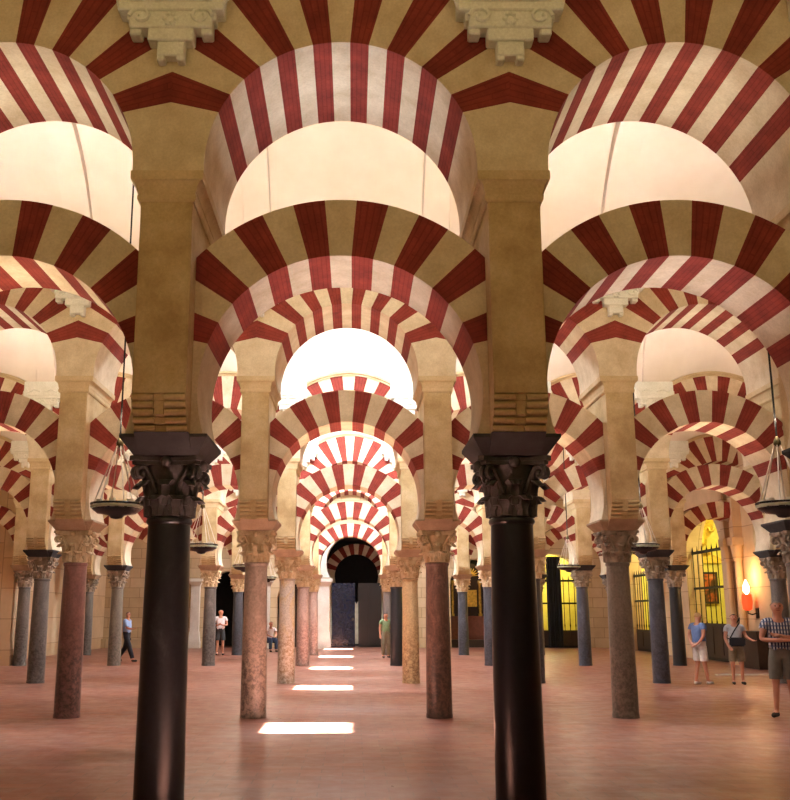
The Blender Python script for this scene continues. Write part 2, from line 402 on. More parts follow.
# capital: bell, two ranks of acanthus leaves, corner volutes, abacus
bm = bmesh.new(); z0, z1 = Z_NECK, Z_CAP - 0.07
H = z1 - z0
lathe(bm, [(0.178, z0), (0.182, z0 + 0.1), (0.19, z0 + 0.22), (0.215, z0 + 0.33), (0.25, z1)], 24)
def leaf(ang, zb, h, rb, w, curl):
    pts = []; prev = None; n = 7
    for q in range(n + 1):
        f = q / n; z = zb + h * min(1, math.sin(f * PI * 0.62) / math.sin(PI * 0.5)); rad = rb + 0.02 + curl * f ** 2.6
        if f > 0.8: z -= h * (f - 0.8) * 0.9
        ww = w * (0.75 + 0.5 * math.sin(f * PI * 0.8)) * (1 if f < 0.85 else 0.7) * (1 + 0.13 * (-1) ** q)
        row = []
        for s, dd in ((-1, 0.0), (-0.45, 0.022), (0, 0.012), (0.45, 0.022), (1, 0.0)):
            a = ang + s * ww / (rad + 0.001) * 0.5
            row.append((bm.verts.new(((rad + dd) * math.cos(a), (rad + dd) * math.sin(a), z)), bm.verts.new(((rad + dd - 0.022) * math.cos(a), (rad + dd - 0.022) * math.sin(a), z - 0.004))))
        if prev:
            for e in range(4):
                bm.faces.new((prev[e][0], prev[e + 1][0], row[e + 1][0], row[e][0])); bm.faces.new((prev[e][1], row[e][1], row[e + 1][1], prev[e + 1][1]))
            for e in (0, 4): bm.faces.new((prev[e][0], row[e][0], row[e][1], prev[e][1]))
        else:
            for e in range(4): bm.faces.new((row[e][0], row[e][1], row[e + 1][1], row[e + 1][0]))
        prev = row
    for e in range(4): bm.faces.new((prev[e][0], prev[e + 1][0], prev[e + 1][1], prev[e][1]))
for q in range(8): leaf(q * PI / 4 + PI / 8, z0 + 0.01, 0.17, 0.18, 0.13, 0.085)
for q in range(8): leaf(q * PI / 4, z0 + 0.10, 0.21, 0.185, 0.12, 0.11)
for q in range(4):                                    # volutes: spiral tubes at the corners
    a = q * PI / 2 + PI / 4; d = Vector((math.cos(a), math.sin(a), 0))
    for s in (-1, 1):
        side_v = Vector((-d.y, d.x, 0)) * s; sp = []
        sp.append(d * 0.2 + side_v * 0.07 + Vector((0, 0, z0 + 0.2)))
        sp.append(d * 0.24 + side_v * 0.05 + Vector((0, 0, z0 + 0.32)))
        for e in range(13):
            ph = PI * 0.75 - e * 0.55; rr = 0.062 * (1 - e / 15)
            sp.append(d * (0.325 + rr * math.cos(ph)) + side_v * 0.03 + Vector((0, 0, z1 - 0.075 + rr * math.sin(ph))))
        tube(bm, sp, [0.02] * 2 + [0.021] * 13, 6)
for q in range(4):                                    # central flower on each side
    a = q * PI / 2; c = Vector((0.27 * math.cos(a), 0.27 * math.sin(a), z1 + 0.02))
    bmesh.ops.create_icosphere(bm, subdivisions=2, radius=0.05, matrix=Matrix.Translation(c))
CAPITAL = to_mesh('capital', bm, M['cap_tan'], True, recalc=True)
bm = bmesh.new(); poly = []
for q in range(4):                                    # concave sided abacus with cut corners
    a = q * PI / 2
    for e in range(9):
        f = -1 + 2 * e / 8; x = 0.265 * f; y = 0.31 - 0.065 * (1 - f * f) ; c, s = math.cos(a), math.sin(a)
        poly.append((x * c + y * s, -x * s + y * c))
for zA, zB, sc in ((z1, z1 + 0.03, 0.93), (z1 + 0.03, Z_CAP, 1.0)):
    A = [bm.verts.new((x * sc, y * sc, zA)) for x, y in poly]; B = [bm.verts.new((x * sc, y * sc, zB)) for x, y in poly]
    bm.faces.new(A); bm.faces.new(B)
    for e in range(len(poly)): bm.faces.new((A[e], A[(e + 1) % len(poly)], B[(e + 1) % len(poly)], B[e]))
ABACUS = to_mesh('abacus', bm, M['cap_tan'])
LOOK = {(1, -2): 'grey', (1, 3): 'slate', (2, -3): 'slate', (2, 4): 'grey', (1, -1): 'charcoal', (1, 0): 'charcoal', (1, 1): 'black', (1, 2): 'black',
        (2, -2): 'grey', (2, -1): 'rose', (2, 0): 'tan_mottled', (2, 1): 'red_mottled', (2, 2): 'olive_grey', (2, 3): 'grey',
        (3, -3): 'grey', (3, -2): 'grey', (3, -1): 'grey', (3, 0): 'ivory', (3, 1): 'honey', (3, 2): 'slate', (3, 3): 'slate', (3, 4): 'grey',
        (4, -3): 'grey', (4, -2): 'olive_grey', (4, -1): 'grey', (4, 0): 'pink', (4, 1): 'charcoal', (4, 2): 'slate', (4, 3): 'slate', (4, 4): 'charcoal',
        (5, -3): 'grey', (5, -2): 'grey', (5, -1): 'slate', (5, 0): 'pink', (5, 1): 'grey', (5, 2): 'slate', (5, 3): 'grey', (5, 4): 'slate'}
DESC = {'charcoal': 'charcoal granite', 'black': 'black marble', 'grey': 'grey marble', 'rose': 'dark rose marble', 'tan_mottled': 'mottled tan marble',
        'red_mottled': 'mottled red-brown marble', 'olive_grey': 'olive grey marble', 'slate': 'slate blue marble', 'ivory': 'ivory and honey marble',
        'honey': 'honey coloured marble', 'pink': 'pink marble'}
for k in range(1, 6):
    for i in ARC_I[k]:
        lk = LOOK[(k, i)]
        t = thing('marble_column', '%s column of the %s arcade, %s' % (DESC[lk], ROW[k], side(i)), 'column',
                  (CX(i), AY(k), 0), random.choice((0, PI / 2, PI)), 'marble columns of the prayer hall'); t['kind'] = 'thing'
        o = obj('shaft', SHAFT, t); o.material_slots[0].link = 'OBJECT'; o.material_slots[0].material = M[lk]
        cm = M['cap_dark'] if k == 1 else M['cap_grey'] if (i in (-3, -2, 3, 4) or (k, i) == (2, 2)) else M['cap_tan']
        cp = obj('capital', CAPITAL, t); ab = obj('abacus', ABACUS, cp)
        for o in (cp, ab): o.material_slots[0].link = 'OBJECT'; o.material_slots[0].material = cm

# ------------------------------------------------------------------ carved plaster brackets where the vaults spring
def bracket_mesh():
    bm = bmesh.new()
    # the silhouette narrows downwards in steps: (half width, z top, z bottom, depth)
    for hw, zt, zb, d in ((0.46, 7.15, 6.73, 0.20), (0.36, 6.76, 6.58, 0.17), (0.20, 6.60, 6.47, 0.15), (0.12, 6.50, 6.34, 0.12)):
        box(bm, -hw, hw, -d, 0.0, zb, zt)
    for s in (-1, 1):
        box(bm, s * 0.36 - 0.03, s * 0.36 + 0.03, -0.15, 0, 6.66, 6.80); box(bm, s * 0.31 - 0.05, s * 0.31 + 0.05, -0.14, 0, 6.53, 6.62)
        box(bm, s * 0.085 - 0.035, s * 0.085 + 0.035, -0.11, 0, 6.30, 6.36)
        tube(bm, [(s * 0.46, -0.05, 6.95), (s * 0.46, -0.14, 6.90), (s * 0.44, -0.16, 6.80), (s * 0.40, -0.12, 6.76)], 0.04, 8)
        for q in range(5):
            ph = q * 1.1; rr = 0.09 - 0.014 * q
    bmesh.ops.bevel(bm, geom=bm.edges[:], offset=0.012, segments=1, affect='EDGES')
    for s in (-1, 1):                                  # scrolls and rosette
        sp = [(s * (0.26 + (0.1 - 0.006 * q) * math.cos(q * 0.6)), -0.185, 6.68 + (0.085 - 0.005 * q) * math.sin(q * 0.6)) for q in range(13)]
        tube(bm, sp, 0.018, 6)
        tube(bm, [(s * 0.05, -0.2, 6.9), (s * 0.2, -0.215, 6.95), (s * 0.34, -0.2, 6.88), (s * 0.4, -0.2, 6.98)], 0.02, 6)
    tube(bm, [(-0.36, -0.205, 6.82), (0.36, -0.205, 6.82)], 0.018, 6)
    for a in range(6):
        bmesh.ops.create_icosphere(bm, subdivisions=1, radius=0.028, matrix=Matrix.Translation((0.05 * math.cos(a * PI / 3), -0.17, 6.66 + 0.05 * math.sin(a * PI / 3))))
    return to_mesh('carved_bracket', bm, M['carved'])
BR = bracket_mesh()
for k in range(1, 6):
    for i in ARC_I[k]:
        o = obj('carved_bracket', BR, None, (CX(i), AY(k) - TP, DZ[k]))
        tag(o, 'white carved plaster bracket on the %s arcade, %s' % (ROW[k], side(i)), 'bracket', 'carved brackets below the vaults')

# ------------------------------------------------------------------ ceiling: cross vaults with transverse ribs and a roof light in each central bay
Z_SPR, RISE = 6.78, 2.62; LUN = R_UP + 0.02
YC = [AY(k) + D / 2 for k in range(0, 6)]              # bays with a roof light
def vault_z(x, y, rib):
    k = math.floor((y - AY(-1)) / D); yc = AY(-1 + k) + D / 2
    dz = DZ.get(k + (0 if y > yc else -1), 0)
    dzl = {0: 0, 1: 0}.get(k, 0)
    u = abs(y - yc); w = D / 2 - TP + 0.02
    kk = (-1 + k) if y < yc else k
    dz = DZ.get(kk, 0.0)
    zb = Z_SPR + RISE * math.sqrt(max(0, 1 - (u / w) ** 2)) if u < w else 0
    xm = abs((x + S / 2) % S - S / 2)
    zl = Z_UC + dz + math.sqrt(LUN * LUN - xm * xm)
    if u < w: zl += 0.10 * (1 - u / w)
    z = max(zb, zl)
    if rib and u < w and zb >= zl - 0.3: z = max(min(z, zb - 0.15), zl if zl < zb - 0.15 else zb - 0.15)
    return z
xs = set([XL, XR]); x = XL
while x < XR: xs.add(round(x, 4)); x += 0.1475
for i in range(-4, 6):
    for d in (-0.23, -0.215, 0.215, 0.23): xs.add(round(CX(i) + d, 4))
xs |= {-0.58, 0.58}; xs = sorted(q for q in xs if XL <= q <= XR)
ys = set([YF, YB]); y = YF
while y < YB: ys.add(round(y, 4)); y += 0.16
for c in YC: ys |= {round(c - 0.62, 4), round(c + 0.62, 4), round(c - 0.3, 4), round(c + 0.3, 4), round(c - D / 2 + TP - 0.02, 4), round(c + D / 2 - TP + 0.02, 4)}
ys = sorted(q for q in ys if YF <= q <= YB)
bm = bmesh.new(); grid = []
for y in ys:
    grid.append([bm.verts.new((x, y, vault_z(x, y, min(abs(x - CX(i)) for i in range(-4, 6)) < 0.22))) for x in xs])
for a in range(len(ys) - 1):
    for b in range(len(xs) - 1):
        xm, ym = (xs[b] + xs[b + 1]) / 2, (ys[a] + ys[a + 1]) / 2
        if abs(xm) < 0.58 and any(abs(ym - c) < (0.3 if c < AY(1) else 0.62) for c in YC): continue
        bm.faces.new((grid[a][b], grid[a + 1][b], grid[a + 1][b + 1], grid[a][b + 1]))
me = to_mesh('ceiling', bm, M['vault'], recalc=False); me.shade_smooth(); me.set_sharp_from_angle(angle=math.radians(25))
struct('ceiling', me)
for c, nn in zip(YC, range(1, 9)):                     # curbs of the roof lights
    bm = bmesh.new(); zz = Z_SPR + RISE
    for x0, x1, y0, y1 in ((-0.68, -0.58, -0.72, 0.72), (0.58, 0.68, -0.72, 0.72), (-0.58, 0.58, -0.72, -0.62), (-0.58, 0.58, 0.62, 0.72)):
        box(bm, x0, x1, c + y0, c + y1, zz - 0.12, zz + 0.2)
    struct('trim_%d' % nn, to_mesh('roof_light_curb', bm, M['vault']))

# ------------------------------------------------------------------ floor and walls
bm = bmesh.new(); box(bm, XL - 3.5, XR + 4, YF - 0.4, YB + 5, -0.3, 0); struct('floor', to_mesh('floor', bm, M['floor']))
def arch_poly(cx, hw, z0, zs, kind='round', n=24):      # outline of an opening: straight jambs then a round or horseshoe head
    pts = [(cx - hw, z0)]
    if kind == 'round': a0, r, zc, jw = PI, hw, zs, hw
    else:
        r = hw * 1.14; zc = zs + math.sqrt(r * r - hw * hw); a0 = PI + math.asin((zc - zs) / r)
    for q in range(n + 1):
        a = a0 - (2 * a0 - PI) * q / n if kind != 'round' else PI - PI * q / n
        pts.append((cx + r * math.cos(a), zc + r * math.sin(a)))
    pts.append((cx + hw, z0)); return pts
def cut_wall(name, bm, mat, cuts):
    o = bpy.data.objects.new('tmp', to_mesh(name, bm, mat)); C.objects.link(o); tmp = []
    for cb in cuts:
        c = bpy.data.objects.new('cut', to_mesh('cut', cb, mat)); C.objects.link(c); tmp.append(c)
        md = o.modifiers.new('b', 'BOOLEAN'); md.operation = 'DIFFERENCE'; md.object = c; md.solver = 'EXACT'
    me = evaluated(o)
    for c in tmp: bpy.data.objects.remove(c)
    me.name = name; return me
# openings in the back wall: (centre x, half width, springing z, kind)
DX, DH, DS = 0.27, 1.26, 3.2
OPEN_B = [(DX, DH, DS, 'horse'), (-2.75, 0.75, 2.2, 'round'), (-5.75, 1.05, 2.5, 'round'), (-9.0, 0.7, 2.4, 'round'), (5.9, 1.2, 2.9, 'round'), (9.6, 1.35, 3.0, 'round')]
bm = bmesh.new(); box(bm, XL - 0.5, XR + 0.5, YB, YB + 0.8, 0, 9.6); cuts = []
for cx, hw, zs, kd in OPEN_B:
    cb = bmesh.new(); prism(cb, arch_poly(cx, hw, -0.1, zs, kd), YB - 0.2, YB + (1.0 if cx != -9.0 else 0.35)); cuts.append(cb)
struct('wall_back', cut_wall('wall_back', bm, M['ashlar_b'], cuts))
OPEN_R = [(34.3, 1.75, 3.5), (41.6, 2.1, 3.2)]
bm = bmesh.new(); box(bm, XR, XR + 0.6, YF, YB, 0, 9.6); cuts = []
for cy, hw, zs in OPEN_R:
    cb = bmesh.new(); prism(cb, arch_poly(0, hw, -0.1, zs), -0.5, 1.2)
    bmesh.ops.transform(cb, matrix=Matrix.Translation((XR + 0.2, cy, 0)) @ Matrix.Rotation(-PI / 2, 4, 'Z'), verts=cb.verts[:]); cuts.append(cb)
struct('wall_right', cut_wall('wall_right', bm, M['ashlar_s'], cuts))
bm = bmesh.new(); box(bm, XL - 0.5, XL, YF, YB, 0, 9.6); struct('wall_left', to_mesh('wall_left', bm, M['ashlar_s']))
bm = bmesh.new(); box(bm, XL - 0.5, XR + 0.5, YF - 0.4, YF, 0, 9.6); struct('wall_front', to_mesh('wall_front', bm, M['ashlar_b']))
# pilasters on the left wall
def pilaster(name_n, x0, x1, y0, y1, ztop, mat):
    bm = bmesh.new(); box(bm, x0, x1, y0, y1, 0.75, ztop)
    frustum(bm, (x0 - 0.06, x1 + 0.06, y0 - 0.06, y1), (x0 - 0.02, x1 + 0.02, y0 - 0.02, y1), 0.3, 0.75); box(bm, x0 - 0.08, x1 + 0.08, y0 - 0.08, y1, 0, 0.3)
    frustum(bm, (x0, x1, y0, y1), (x0 - 0.12, x1 + 0.12, y0 - 0.12, y1), ztop, ztop + 0.2); box(bm, x0 - 0.14, x1 + 0.14, y0 - 0.14, y1, ztop + 0.2, ztop + 0.34)
    struct('trim_%d' % name_n, to_mesh('pilaster', bm, mat))
pilaster(20, XL, XL + 0.95, AY(4) - 0.1, AY(4) + 0.75, 6.5, M['ashlar_s'])
for j, yy in enumerate((31.55, 30.8, 37.0)):
    bm = bmesh.new(); lathe(bm, [(0.16, 0), (0.16, 0.25), (0.12, 0.35), (0.11, 3.2), (0.14, 3.25), (0.19, 3.6), (0.2, 3.7)], 20, XR - 0.14, yy); box(bm, XR - 0.36, XR, yy - 0.22, yy + 0.22, 3.7, 3.95)
    box(bm, XR - 0.28, XR, yy - 0.16, yy + 0.16, 3.95, 6.2); struct('trim_%d' % (40 + j), to_mesh('colonnette', bm, M['ashlar_s']))
for j, (cx, w) in enumerate(((DX - DH - 0.3, 0.28), (DX + DH + 0.3, 0.28), (-7.3, 0.2), (-4.0, 0.2))):
    pilaster(21 + j, cx - w, cx + w, YB - 0.3, YB, 2.84, M['white_stone'])
# white plaster horseshoe frame around the central doorway
bm = bmesh.new(); r0 = DH * 1.14; zc = DS + math.sqrt(r0 * r0 - DH ** 2); n = 36; prev = None
a0 = PI + math.asin((zc - DS - 0.04) / r0)
for q in range(n + 1):
    a = a0 - (2 * a0 - PI) * q / n
    ring = [bm.verts.new((DX + rr * math.cos(a), yy, max(DS + 0.04, zc + rr * math.sin(a)))) for rr, yy in ((r0, YB), (r0, YB - 0.12), (r0 + 0.42, YB - 0.12), (r0 + 0.42, YB))]
    if prev:
        for e in range(4): bm.faces.new((prev[e], ring[e], ring[(e + 1) % 4], prev[(e + 1) % 4]))
    else: bm.faces.new(ring)
    prev = ring
bm.faces.new(prev); struct('trim_30', to_mesh('door_surround', bm, M['white_stone']))
# low stone ledge along the back wall, left half; pale threshold in front of the chapel on the right
bm = bmesh.new(); box(bm, XL, -7.55, YB - 0.35, YB, 0, 0.42); struct('trim_31', to_mesh('stone_ledge', bm, M['ashlar_b']))
bm = bmesh.new(); box(bm, 9.7, XR, 26.3, 26.5, 0, 0.03); struct('trim_32', to_mesh('threshold', bm, M['white_stone']))
# dark rooms behind the openings
def room(name, x0, x1, y0, y1, h, mat, face):
    bm = bmesh.new(); t = 0.15
    if face == 'back':
        box(bm, x0, x1, y1, y1 + t, 0, h); box(bm, x0 - t, x0, y0, y1 + t, 0, h); box(bm, x1, x1 + t, y0, y1 + t, 0, h); box(bm, x0 - t, x1 + t, y0, y1 + t, h, h + t)
    else:
        box(bm, x1, x1 + t, y0 - t, y1 + t, 0, h); box(bm, x0, x1 + t, y0 - t, y0, 0, h); box(bm, x0, x1 + t, y1, y1 + t, 0, h); box(bm, x0, x1 + t, y0 - t, y1 + t, h, h + t)
    struct(name, to_mesh(name, bm, mat))
M['shaded_plaster'] = stone('shaded_chapel_plaster', g(32, 31, 30), g(37, 36, 35), g(42, 41, 40), 0.85, 2, 0.1)  # darkness of the unlit rooms put into the plaster colour
room('wall_1', DX - 1.75, DX + 1.75, YB + 0.8, YB + 4.2, 5.2, M['shaded_plaster'], 'back')
room('wall_2', -7.0, -1.75, YB + 0.8, YB + 3.4, 4.4, M['shaded_plaster'], 'back')
room('wall_3', 4.3, 7.6, YB + 0.8, YB + 3.0, 5.0, M['shaded_plaster'], 'back')
room('wall_4', 7.8, 12.2, YB + 0.8, YB + 3.2, 5.0, M['yellow_plaster'], 'back')
room('wall_5', XR + 0.6, XR + 3.2, 32.0, 38.3, 6.4, M['yellow_plaster'], 'right')
room('wall_6', XR + 0.6, XR + 2.9, 39.0, 44.6, 6.0, M['yellow_plaster'], 'right')

# central doorway: two leaves with studs, one standing open; a striped inner arch behind
DOORI = arch_mesh('inner_arch', 1.1, 3.3, 3.35, 1.62, 1.74, 0.12, 0.0, P, 7)
t = thing('inner_arch', 'dim striped inner arch seen through the dark central doorway', 'arch', (DX, YB + 3.0, 0.1)); obj('voussoir_ring', DOORI, t)
def leaf_door(n, hx, ang, mat):
    bm = bmesh.new(); box(bm, 0, 1.1, -0.05, 0.05, 0.02, 3.0)
    for z in (0.15, 1.1, 2.05): 
        for x in (0.1, 0.6): box(bm, x, x + 0.4, -0.075, 0.075, z, z + 0.8)
    o = struct('door_%d' % n, to_mesh('door_leaf', bm, mat), (hx, YB + 0.72, 0)); o.rotation_euler.z = ang
    bm = bmesh.new(); lathe(bm, [(0.01, 1.25), (0.05, 1.28), (0.055, 1.34), (0.02, 1.38)], 12, 1.0, -0.11); obj('door_handle', to_mesh('door_handle', bm, M['brass'], True), o)
leaf_door(1, DX - 1.18, math.radians(4), M['door_blue'])
leaf_door(2, DX + 1.18, math.radians(180 - 6), simple('black_wood', g(12, 12, 13), 0.4))
leaf_door(3, -3.45, math.radians(8), M['wood_dark'])

# ------------------------------------------------------------------ iron grilles, chapel furnishings
def grille(label, loc, rz, hw, hgt, nb, solid=0.9):
    t = thing('iron_grille', label, 'grille', loc, rz, 'iron chapel grilles')
    for z, hh in ((hgt, 0.05), (hgt * 0.66, 0.04), (0.06, 0.06)):
        bm = bmesh.new(); box(bm, -hw, hw, -0.03, 0.03, z - hh, z + hh); obj('rail', to_mesh('rail', bm, M['iron']), t)
    bm = bmesh.new(); lathe(bm, [(0.018, 0.05), (0.018, hgt * 0.3), (0.032, hgt * 0.33), (0.018, hgt * 0.36), (0.018, hgt), (0.03, hgt + 0.06), (0.002, hgt + 0.25)], 8)
    bar = to_mesh('bar', bm, M['iron'], True)
    for q in range(nb): obj('bar', bar, t, (-hw + 0.05 + (2 * hw - 0.1) * q / (nb - 1), 0, 0))
    if solid:
        bm = bmesh.new(); box(bm, -hw, hw, -0.035, 0.035, 0.1, solid)
        for q in range(4): x = -hw + 2 * hw * q / 4; box(bm, x + 0.08, x + hw / 2 - 0.08, -0.055, 0.055, 0.2, solid - 0.1)
        obj('lower_panel', to_mesh('lower_panel', bm, M['wood_dark']), t)
grille('tall black iron grille closing the yellow chapel with the gilded figure', (XR + 0.25, 34.3, 0), -PI / 2, 1.74, 3.75, 8, 1.25)
grille('black iron grille of the yellow lit chapel on the far right wall', (XR + 0.25, 41.6, 0), -PI / 2, 2.09, 3.2, 13, 0.9)
grille('black iron grille across the yellow lit chapel in the back wall', (9.6, YB + 0.35, 0), 0, 1.34, 3.1, 11, 0.8)
t = thing('curtain', 'dark curtain hanging beside the grille of the yellow back chapel', 'curtain', (9.62, YB + 0.1, 0))
bm = bmesh.new(); prev = None; nn = 40
for q in range(nn + 1):
    x = -0.36 + 0.72 * q / nn; y = 0.06 * math.sin(q * 0.95) + 0.02 * math.sin(q * 2.3)
    ring = [bm.verts.new((x, y - 0.012, 0.05)), bm.verts.new((x * 0.92, y * 0.7 - 0.012, 4.2)), bm.verts.new((x * 0.92, y * 0.7 + 0.012, 4.2)), bm.verts.new((x, y + 0.012, 0.05))]
    if prev:
        for e in range(4): bm.faces.new((prev[e], ring[e], ring[(e + 1) % 4], prev[(e + 1) % 4]))
    else: bm.faces.new(ring)
    prev = ring
bm.faces.new(prev); obj('cloth', to_mesh('cloth', bm, simple('dark_drape', g(30, 28, 28), 0.9), True), t)
bm = bmesh.new(); tube(bm, [(-0.55, 0, 4.2), (0.55, 0, 4.2)], 0.025, 8); obj('rod', to_mesh('rod', bm, M['iron']), t)
# painting on the chapel wall
t = thing('framed_painting', 'dark framed painting with orange patch on the yellow chapel wall', 'painting', (13.72, 37.84, 1.95), 0)
bm = bmesh.new()
for x0, x1, z0, z1 in ((-0.45, 0.45, 0, 0.08), (-0.45, 0.45, 1.12, 1.2), (-0.45, -0.37, 0.08, 1.12), (0.37, 0.45, 0.08, 1.12)): box(bm, x0, x1, -0.06, 0.02, z0, z1)
obj('frame', to_mesh('frame', bm, M['wood_dark']), t)
mm = NT('painted_canvas', 0.5); v = mm.noise(mm.pos((1, 1, 0.7)), 2.1, 3, 0.5, 0.8)
mm.color(mm.ramp(v, [(0.40, g(40, 28, 22)), (0.5, g(92, 56, 34)), (0.58, g(190, 86, 36)), (0.7, g(206, 170, 120))]))
bm = bmesh.new(); box(bm, -0.37, 0.37, -0.02, 0.0, 0.08, 1.12); obj('canvas', to_mesh('canvas', bm, mm.m), t)

# ------------------------------------------------------------------ skinned figures
def skin(name, verts, edges, mat, root=0, sub=1):
    bm = bmesh.new(); ly = bm.verts.layers.skin.verify(); vs = []
    for (p, r) in verts:
        v = bm.verts.new(p); v[ly].radius = (r, r) if not isinstance(r, tuple) else r; vs.append(v)
    vs[root][ly].use_root = True
    for a, b in edges: bm.edges.new((vs[a], vs[b]))
    me = bpy.data.meshes.new(name); bm.to_mesh(me); bm.free()
    o = bpy.data.objects.new(name, me); C.objects.link(o)
    md = o.modifiers.new('s', 'SKIN'); md.use_smooth_shade = True; md.branch_smoothing = 0.3
    sb = o.modifiers.new('u', 'SUBSURF'); sb.levels = sub; sb.render_levels = sub
    out = evaluated(o); out.name = name; out.materials.clear(); out.materials.append(mat); out.shade_smooth(); return out

M['skin'] = simple('skin', g(196, 138, 112), 0.5, var=0.05)
M['hair_grey'] = simple('grey_hair', g(150, 140, 130), 0.7); M['hair_dark'] = simple('dark_hair', g(40, 30, 26), 0.6); M['hair_fair'] = simple('fair_hair', g(170, 130, 84), 0.6)
M['eye'] = simple('eye_dark', g(24, 20, 18), 0.2); M['lip'] = simple('lips', g(160, 88, 76), 0.5)
def cloth(name, c): return simple(name, c, 0.85, var=0.08, scale=14)
M['blue_shirt'] = cloth('blue_cotton', g(150, 172, 214)); M['white_shirt'] = cloth('white_cotton', g(226, 214, 214)); M['dark_trousers'] = cloth('dark_trouser_cloth', g(26, 28, 38))
M['navy_shirt'] = cloth('blue_shirt_cloth', g(96, 116, 160)); M['white_shorts'] = cloth('white_short_cloth', g(220, 212, 204)); M['khaki'] = cloth('khaki_cloth', g(128, 118, 98))
M['grey_shorts'] = cloth('grey_short_cloth', g(104, 100, 92)); M['coral'] = cloth('coral_cloth', g(206, 130, 104)); M['pale_top'] = cloth('pale_grey_cloth', g(178, 180, 184)); M['green_top'] = cloth('green_cloth', g(110, 128, 92))
M['jeans'] = cloth('denim', g(60, 78, 110)); M['shoe_dark'] = cloth('dark_leather', g(36, 32, 30)); M['shoe_white'] = cloth('white_canvas', g(228, 222, 214)); M['bag'] = cloth('black_bag_cloth', g(30, 30, 34))
mm = NT('checked_shirt_cloth', 0.85, 0.2); p = mm.pos((1, 1, 1), 'object')
w1 = mm.n('ShaderNodeTexWave'); w1.bands_direction = 'X'; w1.inputs['Scale'].default_value = 7; mm.l(p, w1.inputs['Vector'])
w2 = mm.n('ShaderNodeTexWave'); w2.bands_direction = 'Z'; w2.inputs['Scale'].default_value = 5; mm.l(p, w2.inputs['Vector'])
ca = mm.mix(mm.ramp(w1.outputs['Fac'], [(0.45, (0, 0, 0, 1)), (0.6, (1, 1, 1, 1))]), g(48, 58, 88), g(204, 208, 216))
mm.color(mm.mix(mm.ramp(w2.outputs['Fac'], [(0.6, (0, 0, 0, 1)), (0.75, (0.7, 0.7, 0.7, 1))]), ca, g(70, 84, 120))); M['checked'] = mm.m

